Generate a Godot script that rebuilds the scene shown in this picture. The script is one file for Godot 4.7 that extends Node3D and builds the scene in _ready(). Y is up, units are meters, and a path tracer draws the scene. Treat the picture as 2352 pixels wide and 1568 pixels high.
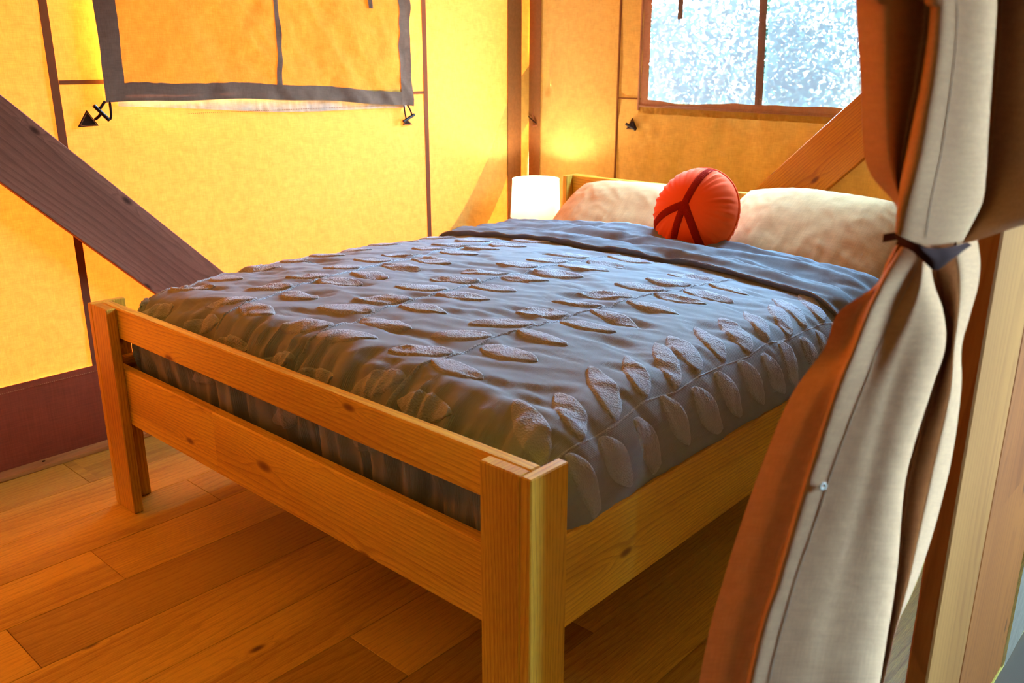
extends Node3D

# ------------------------------------------------------------------ the tent
const XL := -1.91       # inner face of the left canvas wall
const ZB := -2.19       # inner face of the back canvas wall
const TOP := 2.25       # underside of the canvas ceiling

var mats := {}
var taken := {}
var rng := RandomNumberGenerator.new()
var nz_top := FastNoiseLite.new()
var nz_gather := FastNoiseLite.new()
var nz_fine := FastNoiseLite.new()
var nz_cloth := FastNoiseLite.new()


func _ready() -> void:
	rng.seed = 7
	# ---- camera
	var cam := Camera3D.new()
	cam.name = "camera"
	var attr := CameraAttributesPhysical.new()
	attr.frustum_focal_length = 31.19
	attr.frustum_focus_distance = 2.1
	attr.exposure_aperture = 6.3
	cam.attributes = attr
	cam.keep_aspect = Camera3D.KEEP_HEIGHT
	cam.fov = 42.08
	cam.near = 0.05
	cam.far = 200.0
	cam.position = Vector3(0.7731, 1.1565, 0.8994)
	cam.rotation = Vector3(-0.307, 0.7338, 0.0008)
	add_child(cam)
	cam.current = true
	# ---- sky and exposure
	var env := Environment.new()
	var sky := Sky.new()
	var sm := ProceduralSkyMaterial.new()
	sm.sky_top_color = Color(0.54, 0.77, 0.96)
	sm.sky_horizon_color = Color(0.74, 0.89, 0.97)
	sm.ground_horizon_color = Color(0.36, 0.40, 0.36)
	sm.ground_bottom_color = Color(0.24, 0.26, 0.22)
	sm.sky_curve = 0.25
	sm.sky_energy_multiplier = 1.0
	sm.ground_energy_multiplier = 1.0
	sky.sky_material = sm
	env.background_mode = Environment.BG_SKY
	env.sky = sky
	env.background_energy_multiplier = 112.0
	env.tonemap_mode = Environment.TONE_MAPPER_LINEAR
	env.tonemap_exposure = 1.15
	env.sdfgi_enabled = true
	env.ssao_enabled = true
	env.ssil_enabled = true
	var we := WorldEnvironment.new()
	we.name = "world_environment"
	we.environment = env
	add_child(we)
	# ---- sun
	var sun := DirectionalLight3D.new()
	sun.name = "sun"
	sun.light_color = Color(1.0, 0.95, 0.86)
	sun.light_energy = 150.0
	sun.light_angular_distance = 0.6
	sun.shadow_enabled = true
	sun.sky_mode = DirectionalLight3D.SKY_MODE_LIGHT_ONLY
	add_child(sun)
	sun.look_at_from_position(Vector3.ZERO, SUN_WAY, Vector3.UP)

	setup_noise()
	setup_materials()
	build_shell()
	build_window_left()
	build_window_back()
	build_braces()
	build_outside()
	build_bed()
	build_quilt()
	build_pillows()
	build_cushion()
	build_lamp()
	build_fasteners()
	build_curtain()


const SUN_WAY := Vector3(0.78, -0.60, -0.03)


func V(x: float, y: float, z: float) -> Vector3:
	return Vector3(x, y, z)


# ------------------------------------------------------------------ naming
func meta(o: Node, label := "", category := "", group := "", kind := "") -> Node:
	if label:
		o.set_meta("label", label)
	if category:
		o.set_meta("category", category)
	if group:
		o.set_meta("group", group)
	if kind:
		o.set_meta("kind", kind)
	return o


func put(o: Node3D, called: String, parent: Node = null) -> Node3D:
	var p: Node = parent if parent else self
	var n := called
	if p == self:
		taken[called] = taken.get(called, -1) + 1
		if taken[called] > 0:
			n = "%s_%03d" % [called, taken[called]]
	else:
		var k := 0
		while p.has_node(NodePath(n)):
			k += 1
			n = "%s_%03d" % [called, k]
	o.name = n
	p.add_child(o, true)
	return o


func thing(called: String, label: String, category: String, at := Vector3.ZERO, group := "") -> Node3D:
	var o := Node3D.new()
	put(o, called)
	o.position = at
	meta(o, label, category, group)
	return o


func obj(called: String, mesh: Mesh, m: Material, parent: Node = null, at := Vector3.ZERO) -> MeshInstance3D:
	var o := MeshInstance3D.new()
	o.mesh = mesh
	o.material_override = m
	put(o, called, parent)
	o.position = at
	return o


# ------------------------------------------------------------------ mesh helpers
func tri(st: SurfaceTool, a: Vector3, b: Vector3, c: Vector3, ua: Vector2, ub: Vector2, uc: Vector2, out: Vector3) -> void:
	var n := (b - a).cross(c - a)
	if n.length_squared() < 1e-16:
		return
	if n.dot(out) > 0.0:
		var t := b
		b = c
		c = t
		var u := ub
		ub = uc
		uc = u
	else:
		n = -n
	n = n.normalized()
	for k in [[a, ua], [b, ub], [c, uc]]:
		st.set_normal(n)
		st.set_uv(k[1])
		st.add_vertex(k[0])


func box_uv(p: Vector3, n: Vector3, tile: Vector2, off: Vector2) -> Vector2:
	var a := n.abs()
	if a.x >= a.y and a.x >= a.z:
		return Vector2(p.z * 0.4 / tile.x, p.y / tile.y) + off
	if a.y >= a.z:
		return Vector2(p.x / tile.x, p.z / tile.y + 0.43) + off
	return Vector2(p.x / tile.x, p.y / tile.y) + off


# a chamfered board whose grain runs along local x
func add_board(st: SurfaceTool, s: Vector3, b: float, t := Transform3D(), tile := Vector2(2.2, 0.25), off := Vector2.ZERO) -> void:
	var h := s * 0.5
	var p := {}
	for sx in [-1, 1]:
		for sy in [-1, 1]:
			for sz in [-1, 1]:
				p[[sx, sy, sz, 0]] = Vector3(sx * h.x, sy * (h.y - b), sz * (h.z - b))
				p[[sx, sy, sz, 1]] = Vector3(sx * (h.x - b), sy * h.y, sz * (h.z - b))
				p[[sx, sy, sz, 2]] = Vector3(sx * (h.x - b), sy * (h.y - b), sz * h.z)
	var polys := []
	for s1 in [-1, 1]:
		polys.append([[[s1, -1, -1, 0], [s1, 1, -1, 0], [s1, 1, 1, 0], [s1, -1, 1, 0]], Vector3(s1, 0, 0)])
		polys.append([[[-1, s1, -1, 1], [1, s1, -1, 1], [1, s1, 1, 1], [-1, s1, 1, 1]], Vector3(0, s1, 0)])
		polys.append([[[-1, -1, s1, 2], [1, -1, s1, 2], [1, 1, s1, 2], [-1, 1, s1, 2]], Vector3(0, 0, s1)])
		for s2 in [-1, 1]:
			polys.append([[[s1, s2, -1, 0], [s1, s2, 1, 0], [s1, s2, 1, 1], [s1, s2, -1, 1]], Vector3(s1, s2, 0)])
			polys.append([[[s1, -1, s2, 0], [s1, 1, s2, 0], [s1, 1, s2, 2], [s1, -1, s2, 2]], Vector3(s1, 0, s2)])
			polys.append([[[-1, s1, s2, 1], [1, s1, s2, 1], [1, s1, s2, 2], [-1, s1, s2, 2]], Vector3(0, s1, s2)])
			for s3 in [-1, 1]:
				polys.append([[[s1, s2, s3, 0], [s1, s2, s3, 1], [s1, s2, s3, 2]], Vector3(s1, s2, s3)])
	for q in polys:
		var n: Vector3 = q[1]
		var v := []
		var u := []
		for key in q[0]:
			v.append(t * p[key])
			u.append(box_uv(p[key], Vector3(n.x, n.y * 1.02, n.z * 1.01), tile, off))
		var out: Vector3 = t.basis * n
		tri(st, v[0], v[1], v[2], u[0], u[1], u[2], out)
		if v.size() == 4:
			tri(st, v[0], v[2], v[3], u[0], u[2], u[3], out)


func begin() -> SurfaceTool:
	var st := SurfaceTool.new()
	st.begin(Mesh.PRIMITIVE_TRIANGLES)
	return st


func board_mesh(s: Vector3, b: float, tile := Vector2(2.2, 0.25), off := Vector2.ZERO) -> ArrayMesh:
	var st := begin()
	add_board(st, s, b, Transform3D(), tile, off)
	return st.commit()


func rand_off() -> Vector2:
	return Vector2(rng.randf(), rng.randf())


# a board between two corners of a box in the world; axis = the way its grain runs (0 x, 1 y, 2 z)
func beam(called: String, lo: Vector3, hi: Vector3, axis: int, m: Material, parent: Node, bevel := 0.003, off := Vector2(-1, -1), tile := Vector2(2.2, 0.25)) -> MeshInstance3D:
	var d := hi - lo
	var s := d
	var b := Basis()
	if axis == 1:
		s = Vector3(d.y, d.x, d.z)
		b = Basis(Vector3(0, 1, 0), Vector3(-1, 0, 0), Vector3(0, 0, 1))
	elif axis == 2:
		s = Vector3(d.z, d.y, d.x)
		b = Basis(Vector3(0, 0, -1), Vector3(0, 1, 0), Vector3(1, 0, 0))
	var o := obj(called, board_mesh(s, bevel, tile, rand_off() if off.x < 0.0 else off), m, parent)
	o.basis = b
	o.position = (lo + hi) * 0.5
	return o


# a smooth sheet of nu x nv cells; dPu x dPv points out. f(u, v) gives the place, uvf the texture place
func grid(nu: int, nv: int, f: Callable, uvf = null, skip = null, us := PackedFloat32Array(), vs := PackedFloat32Array()) -> ArrayMesh:
	var w := nu + 1
	var pos := PackedVector3Array()
	var nor := PackedVector3Array()
	var uv := PackedVector2Array()
	pos.resize(w * (nv + 1))
	nor.resize(w * (nv + 1))
	uv.resize(w * (nv + 1))
	for j in nv + 1:
		var v: float = vs[j] if vs.size() else float(j) / nv
		for i in w:
			var u: float = us[i] if us.size() else float(i) / nu
			pos[j * w + i] = f.call(u, v)
			uv[j * w + i] = uvf.call(u, v) if uvf != null else Vector2(u, v)
	for j in nv + 1:
		for i in w:
			var a := pos[j * w + mini(i + 1, nu)] - pos[j * w + maxi(i - 1, 0)]
			var b := pos[mini(j + 1, nv) * w + i] - pos[maxi(j - 1, 0) * w + i]
			var n := a.cross(b)
			nor[j * w + i] = n.normalized() if n.length_squared() > 1e-20 else Vector3.UP
	var idx := PackedInt32Array()
	for j in nv:
		for i in nu:
			if skip != null and skip.call(i, j):
				continue
			var k := j * w + i
			idx.append_array(PackedInt32Array([k, k + w, k + 1, k + 1, k + w, k + w + 1]))
	var arr := []
	arr.resize(Mesh.ARRAY_MAX)
	arr[Mesh.ARRAY_VERTEX] = pos
	arr[Mesh.ARRAY_NORMAL] = nor
	arr[Mesh.ARRAY_TEX_UV] = uv
	arr[Mesh.ARRAY_INDEX] = idx
	var m := ArrayMesh.new()
	m.add_surface_from_arrays(Mesh.PRIMITIVE_TRIANGLES, arr)
	return m


func join(meshes: Array) -> ArrayMesh:
	var st := begin()
	for m in meshes:
		st.append_from(m, 0, Transform3D())
	return st.commit()


func spline(pts: Array, t: float) -> Vector3:
	var n := pts.size() - 1
	var x := clampf(t, 0.0, 1.0) * n
	var i := mini(int(x), n - 1)
	var p1: Vector3 = pts[i]
	var p2: Vector3 = pts[i + 1]
	var p0: Vector3 = pts[maxi(i - 1, 0)]
	var p3: Vector3 = pts[mini(i + 2, n)]
	return p1.cubic_interpolate(p2, p0, p3, x - i)


# a round bar along a list of points
func tube(pts: Array, r: float, sides := 8, steps := 0, flat := 1.0) -> ArrayMesh:
	var n := steps if steps > 0 else (pts.size() - 1) * 4
	return grid(n, sides, func(u: float, v: float):
		var c := spline(pts, u)
		var d := (spline(pts, u + 0.01) - spline(pts, u - 0.01)).normalized()
		var side := d.cross(Vector3(0.13, 0.21, 0.97)).normalized()
		var up := side.cross(d)
		var rr := r * (1.0 if u > 0.001 and u < 0.999 else 0.02)
		var a := -TAU * v
		return c + side * cos(a) * rr + up * sin(a) * rr * flat)


# turned profile: points (radius, height)
func lathe(prof: Array, sides := 40) -> ArrayMesh:
	var n := prof.size() - 1
	return grid(sides, n, func(u: float, v: float):
		var p: Vector2 = prof[int(round(v * n))]
		var a := -TAU * u
		return Vector3(cos(a) * p.x, p.y, sin(a) * p.x))


# ------------------------------------------------------------------ materials
func setup_noise() -> void:
	for q in [[nz_top, 11, 1.0, 3], [nz_gather, 5, 1.0, 2], [nz_fine, 23, 1.0, 2], [nz_cloth, 31, 1.0, 3]]:
		var n: FastNoiseLite = q[0]
		n.noise_type = FastNoiseLite.TYPE_SIMPLEX_SMOOTH
		n.seed = q[1]
		n.frequency = q[2]
		n.fractal_type = FastNoiseLite.FRACTAL_FBM
		n.fractal_octaves = q[3]


func wood_image(sd: int, light: Color, dark: Color, w: int, h: int, long: float, wide: float, rings: float, knots: int, fibre: float, contrast := 0.40) -> ImageTexture:
	var r := RandomNumberGenerator.new()
	r.seed = sd
	var n := FastNoiseLite.new()
	n.noise_type = FastNoiseLite.TYPE_SIMPLEX
	n.seed = sd
	n.frequency = 1.0
	n.fractal_type = FastNoiseLite.FRACTAL_NONE
	var kx := PackedFloat32Array()
	var ky := PackedFloat32Array()
	var ks := PackedFloat32Array()
	for k in knots:
		kx.append(r.randf() * long)
		ky.append(r.randf() * wide)
		ks.append(0.006 + r.randf() * 0.007)
	var data := PackedByteArray()
	data.resize(w * h * 3)
	var at := 0
	for y in h:
		var v := (y + 0.5) / h * wide
		for x in w:
			var u := (x + 0.5) / w * long
			var g := v * rings + n.get_noise_2d(u * 0.45, v * 5.0) * 2.0 + n.get_noise_2d(u * 2.6 + 50.0, v * 26.0) * 0.22
			var spot := 0.0
			for k in knots:
				var dx := (u - kx[k]) * 0.42
				var dy := v - ky[k]
				var q := (dx * dx + dy * dy) / (ks[k] * ks[k])
				if q < 30.0:
					g += 1.8 * exp(-q * 0.22) * signf(dy + 0.0001)
					spot = maxf(spot, exp(-q * 1.1))
			var f := g - floorf(g)
			var late := f * f * f * (1.0 if f < 0.93 else (1.0 - f) / 0.07)
			var fib := n.get_noise_2d(u * 9.0, v * 620.0) * 0.5 + n.get_noise_2d(u * 30.0 + 9.0, v * 1400.0) * 0.5
			var tone := n.get_noise_2d(u * 0.7 + 77.0, v * 4.0)
			var mixed := clampf(late * contrast + fib * fibre + tone * 0.20 + 0.16, 0.0, 1.0)
			mixed = maxf(mixed, spot)
			var c := light.lerp(dark, mixed)
			if spot > 0.3:
				c = c.lerp(dark * 0.7, (spot - 0.3) * 1.1)
			data[at] = int(clampf(c.r, 0, 1) * 255.0)
			data[at + 1] = int(clampf(c.g, 0, 1) * 255.0)
			data[at + 2] = int(clampf(c.b, 0, 1) * 255.0)
			at += 3
	return ImageTexture.create_from_image(Image.create_from_data(w, h, false, Image.FORMAT_RGB8, data))


# a plain weave with thicker threads here and there
func weave_image(sd: int, amount: float, size := 512) -> ImageTexture:
	var n := FastNoiseLite.new()
	n.noise_type = FastNoiseLite.TYPE_SIMPLEX
	n.seed = sd
	n.frequency = 1.0
	var data := PackedByteArray()
	data.resize(size * size)
	for y in size:
		for x in size:
			var a := n.get_noise_2d(x * 0.012, y * 0.55) + n.get_noise_2d(x * 0.55 + 200.0, y * 0.012)
			var b := n.get_noise_2d(x * 0.02 + 70.0, y * 0.02)
			data[y * size + x] = int(clampf(0.86 + amount * (a * 0.8 + b * 0.5), 0.0, 1.0) * 255.0)
	return ImageTexture.create_from_image(Image.create_from_data(size, size, false, Image.FORMAT_L8, data))


# ribs of a corded cloth, as relief
func rib_relief(size := 256, ribs := 32) -> ImageTexture:
	var im := Image.create(size, size, false, Image.FORMAT_RGB8)
	for x in size:
		for y in size:
			var s := 0.5 + 0.5 * sin(TAU * ribs * x / size) * (0.85 + 0.15 * sin(TAU * ribs * 1.0 * y / size + (x / 8) * PI))
			im.set_pixel(x, y, Color(s, s, s))
	im.bump_map_to_normal_map(3.0)
	return ImageTexture.create_from_image(im)


func noise_tex(sd: int, freq: float, as_normal: bool, kind := FastNoiseLite.TYPE_SIMPLEX, strength := 6.0, size := 512) -> NoiseTexture2D:
	var n := FastNoiseLite.new()
	n.noise_type = kind
	n.seed = sd
	n.frequency = freq
	if kind == FastNoiseLite.TYPE_CELLULAR:
		n.fractal_type = FastNoiseLite.FRACTAL_NONE
		n.cellular_return_type = FastNoiseLite.RETURN_DISTANCE
	var t := NoiseTexture2D.new()
	t.width = size
	t.height = size
	t.seamless = true
	t.as_normal_map = as_normal
	t.bump_strength = strength
	t.noise = n
	return t


func mat(called: String, c: Color, rough := 0.85, tex: Texture2D = null) -> StandardMaterial3D:
	var m := StandardMaterial3D.new()
	m.resource_name = called
	m.albedo_color = c
	m.roughness = rough
	m.metallic_specular = 0.3
	if tex:
		m.albedo_texture = tex
	mats[called] = m
	return m


func setup_materials() -> void:
	# wood
	var pine := wood_image(3, Color(0.99, 0.83, 0.30), Color(0.63, 0.39, 0.11), 1400, 256, 2.2, 0.25, 105.0, 7, 0.20)
	for q in [["pine", Color(1, 1, 1)], ["pine_post", Color(0.92, 0.88, 0.84)], ["pine_dark", Color(0.84, 0.66, 0.50)], ["pine_pale", Color(1.0, 1.0, 1.0)]]:
		var m := mat(q[0], q[1], 0.42, pine)
		m.metallic_specular = 0.45
	mats.pine_pale.albedo_texture = wood_image(19, Color(0.76, 0.55, 0.31), Color(0.54, 0.34, 0.16), 900, 200, 2.2, 0.25, 40.0, 5, 0.14)
	mat("door_wood", Color(0.70, 0.54, 0.40), 0.6, mats.pine_pale.albedo_texture)
	mat("jamb_wood", Color(0.80, 0.72, 0.62), 0.6, mats.pine_pale.albedo_texture)
	var brace := mat("brace", Color(0.80, 0.72, 0.70), 0.7, wood_image(29, Color(0.74, 0.56, 0.46), Color(0.46, 0.31, 0.24), 900, 200, 2.2, 0.25, 46.0, 8, 0.16))
	brace.metallic_specular = 0.25
	for k in 3:
		var t := wood_image(40 + k, Color(0.87, 0.76, 0.33), Color(0.52, 0.39, 0.15), 900, 200, 1.6, 0.22, 34.0 + 14.0 * k, 1, 0.26, 0.30)
		for j in 2:
			var m := mat("plank_%d" % (k * 2 + j), Color(1, 1, 1) if j == 0 else Color(0.84, 0.82, 0.80), 0.45, t)
			m.metallic_specular = 0.4
	# canvas
	var weave := weave_image(51, 0.075)
	var soft := weave_image(52, 0.05)
	var fold := noise_tex(61, 0.012, true, FastNoiseLite.TYPE_SIMPLEX, 3.0)
	for q in [
		["canvas", Color(0.84, 0.69, 0.36), Color(0.262, 0.133, 0.060)],
		["canvas_flap", Color(0.76, 0.58, 0.25), Color(0.228, 0.125, 0.042)],
		["canvas_band", Color(0.60, 0.40, 0.22), Color(0.18, 0.12, 0.05)],
		["canvas_border", Color(0.54, 0.42, 0.35), Color(0.11, 0.07, 0.045)],
		["canvas_frame", Color(0.72, 0.52, 0.38), Color(0.18, 0.11, 0.06)],
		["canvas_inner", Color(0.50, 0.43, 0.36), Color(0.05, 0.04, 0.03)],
		["canvas_hem", Color(0.82, 0.77, 0.70), Color(0.40, 0.34, 0.26)],
		["canvas_roof", Color(0.78, 0.64, 0.38), Color(0.088, 0.080, 0.034)],
		["canvas_curtain", Color(0.93, 0.72, 0.55), Color(0.13, 0.09, 0.06)],
	]:
		var m := mat(q[0], q[1], 0.95, weave)
		m.metallic_specular = 0.1
		m.backlight_enabled = true
		m.backlight = q[2]
		if q[0] == "canvas_curtain":
			m.albedo_texture = soft
		m.uv1_scale = Vector3(2.2, 2.2, 1)
		m.normal_enabled = true
		m.normal_texture = fold
		m.normal_scale = 0.9 if q[0] == "canvas_flap" else 0.35
	mat("webbing", Color(0.47, 0.27, 0.17), 0.9)
	mat("webbing_dark", Color(0.16, 0.10, 0.07), 0.9)
	mat("thread", Color(0.72, 0.50, 0.34), 0.9)
	mat("vinyl", Color(0.40, 0.19, 0.12), 0.55, noise_tex(77, 0.02, false)).albedo_color = Color(0.66, 0.33, 0.22)
	mats.vinyl.uv1_triplanar = true
	mats.vinyl.uv1_scale = Vector3(0.8, 0.8, 0.8)
	mats.vinyl.albedo_texture = weave
	var clear := mat("clear_film", Color(0.82, 0.94, 1.0, 0.60), 0.5)
	clear.transparency = BaseMaterial3D.TRANSPARENCY_ALPHA
	clear.backlight_enabled = true
	clear.backlight = Color(0.115, 0.188, 0.218)
	# bedding
	var quilt := mat("quilt", Color(0.57, 0.60, 0.61), 0.95)
	quilt.metallic_specular = 0.15
	quilt.normal_enabled = true
	quilt.normal_texture = rib_relief()
	quilt.normal_scale = 0.5
	quilt.uv1_scale = Vector3(1.0 / 0.08, 1.0 / 0.08, 1)
	quilt.rim_enabled = true
	quilt.rim = 0.25
	var tuft := mat("tuft", Color(0.64, 0.67, 0.69), 1.0)
	tuft.metallic_specular = 0.05
	tuft.rim_enabled = true
	tuft.rim = 1.0
	tuft.normal_enabled = true
	tuft.normal_texture = noise_tex(71, 0.036, true, FastNoiseLite.TYPE_CELLULAR, 14.0)
	tuft.normal_scale = 0.8
	tuft.uv1_scale = Vector3(1.0 / 0.07, 1.0 / 0.07, 1)
	var under := mat("quilt_back", Color(0.56, 0.59, 0.61), 0.95, soft)
	under.metallic_specular = 0.15
	under.uv1_scale = Vector3(3, 3, 1)
	mat("cotton", Color(0.93, 0.75, 0.51), 0.95, soft).uv1_scale = Vector3(2, 2, 1)
	var velvet := mat("velvet", Color(1.0, 0.34, 0.08), 0.9)
	velvet.rim_enabled = true
	velvet.rim = 0.6
	var beads := mat("beads", Color(0.62, 0.13, 0.05), 0.9)
	beads.metallic_specular = 0.1
	beads.normal_enabled = true
	beads.normal_texture = noise_tex(83, 0.05, true, FastNoiseLite.TYPE_CELLULAR, 16.0)
	beads.uv1_scale = Vector3(14, 14, 1)
	# lamp and small things
	var shade := mat("lamp_shade", Color(0.95, 0.93, 0.88), 0.9)
	shade.backlight_enabled = true
	shade.backlight = Color(0.85, 0.82, 0.76)
	mat("cream", Color(0.90, 0.86, 0.78), 0.5)
	var bulb := mat("bulb", Color(1, 0.9, 0.7), 0.5)
	bulb.emission_enabled = true
	bulb.emission = Color(1.0, 0.72, 0.38)
	bulb.emission_energy_multiplier = 6.0
	mat("plastic", Color(0.10, 0.06, 0.04), 0.35)
	mat("ring", Color(0.86, 0.84, 0.80), 0.4)
	mat("strap", Color(0.22, 0.11, 0.10), 0.9)
	mat("strap_grey", Color(0.40, 0.34, 0.30), 0.9)
	mat("dark_hole", Color(0.10, 0.05, 0.03), 0.9)
	# outside
	mat("sub_floor", Color(0.33, 0.27, 0.22), 0.8)
	mat("earth", Color(0.26, 0.26, 0.17), 1.0)
	var leaf := mat("leaf", Color(0.13, 0.18, 0.15), 0.7)
	leaf.backlight_enabled = true
	leaf.backlight = Color(0.12, 0.16, 0.10)
	leaf.vertex_color_use_as_albedo = true
	mat("bark", Color(0.35, 0.28, 0.22), 0.95)


# ------------------------------------------------------------------ the shell of the tent
func planes(lo: float, hi: float, step: float, marks: Array) -> PackedFloat32Array:
	var a := [lo, hi] + marks
	a.sort()
	var out := PackedFloat32Array()
	for i in a.size() - 1:
		var n := maxi(1, int(ceil((a[i + 1] - a[i]) / step)))
		for k in n:
			out.append(lerpf(a[i], a[i + 1], float(k) / n))
	out.append(hi)
	return out


# canvas in the plane through o spanned by du, dv (unit); bump(a, b) moves it along its normal; hole = Rect2 in (a, b)
func canvas(called: String, o: Vector3, du: Vector3, dv: Vector3, a0: float, a1: float, b0: float, b1: float, m: Material, parent: Node, bump = null, hole := Rect2(), step := 0.03) -> MeshInstance3D:
	var ma := []
	var mb := []
	if hole.size.x > 0.0:
		ma = [hole.position.x, hole.end.x]
		mb = [hole.position.y, hole.end.y]
	var us := planes(a0, a1, step, ma)
	var vs := planes(b0, b1, step, mb)
	var n := du.cross(dv)
	var mesh := grid(us.size() - 1, vs.size() - 1, func(a: float, b: float): return o + du * a + dv * b + n * (bump.call(a, b) if bump != null else 0.0),
		func(a: float, b: float): return Vector2(a, b),
		func(i: int, j: int):
			var c := Vector2((us[i] + us[i + 1]) * 0.5, (vs[j] + vs[j + 1]) * 0.5)
			return hole.size.x > 0.0 and hole.has_point(c), us, vs)
	return obj(called, mesh, m, parent)


func bump_left(a: float, b: float) -> float:
	# a = distance from the back corner towards the foot of the bed
	return 0.006 * nz_cloth.get_noise_2d(a * 1.6, b * 1.1) + 0.0018 * nz_cloth.get_noise_2d(a * 7.0 + 9.0, b * 4.0)


func bump_back(a: float, b: float) -> float:
	var w := 0.006 * nz_cloth.get_noise_2d(a * 1.8 + 40.0, b * 1.2)
	# puckers hang from the window's lower edge and fan out below it
	var fan := (a - 1.2) / (1.0 + 0.9 * maxf(0.0, 0.98 - b))
	w += 0.011 * nz_fine.get_noise_2d(fan * 11.0, b * 1.6) * smoothstep(0.3, 0.95, b) * (0.35 + smoothstep(0.45, 0.75, a))
	w += 0.003 * nz_fine.get_noise_2d(a * 16.0 + b * 7.0, b * 5.0)
	# a tuck that stands out of the wall near the corner
	var t := a - (0.090 + (b - 1.02) * 0.14)
	if b > 1.0 and b < 1.36:
		w -= 0.016 * exp(-t * t / 0.00012) * smoothstep(1.0, 1.04, b) * smoothstep(1.36, 1.28, b)
	return w


func flat_band(called: String, o: Vector3, du: Vector3, dv: Vector3, a0: float, a1: float, b0: float, b1: float, thick: float, m: Material, parent: Node) -> MeshInstance3D:
	var n := du.cross(dv).normalized()
	var st := begin()
	var t := Transform3D(Basis(dv.normalized(), n, dv.normalized().cross(n)), o + du * (a0 + a1) * 0.5 + dv * (b0 + b1) * 0.5 + n * thick * 0.5)
	add_board(st, Vector3(b1 - b0, thick, absf(a1 - a0)), minf(thick * 0.3, 0.001), t, Vector2(0.5, 0.5))
	return obj(called, st.commit(), m, parent)


func stitches(called: String, o: Vector3, d: Vector3, n: Vector3, length: float, gap: float, m: Material, parent: Node, r := 0.0006) -> void:
	var st := begin()
	var t := 0.0
	while t < length:
		var side := n.cross(d).normalized()
		add_board(st, Vector3(gap * 0.55, r, r * 2.0), r * 0.2, Transform3D(Basis(d.normalized(), n, side), o + d.normalized() * t + n * r * 0.5))
		t += gap
	meta(obj(called, st.commit(), m, parent), "", "", "", "stuff")


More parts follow.
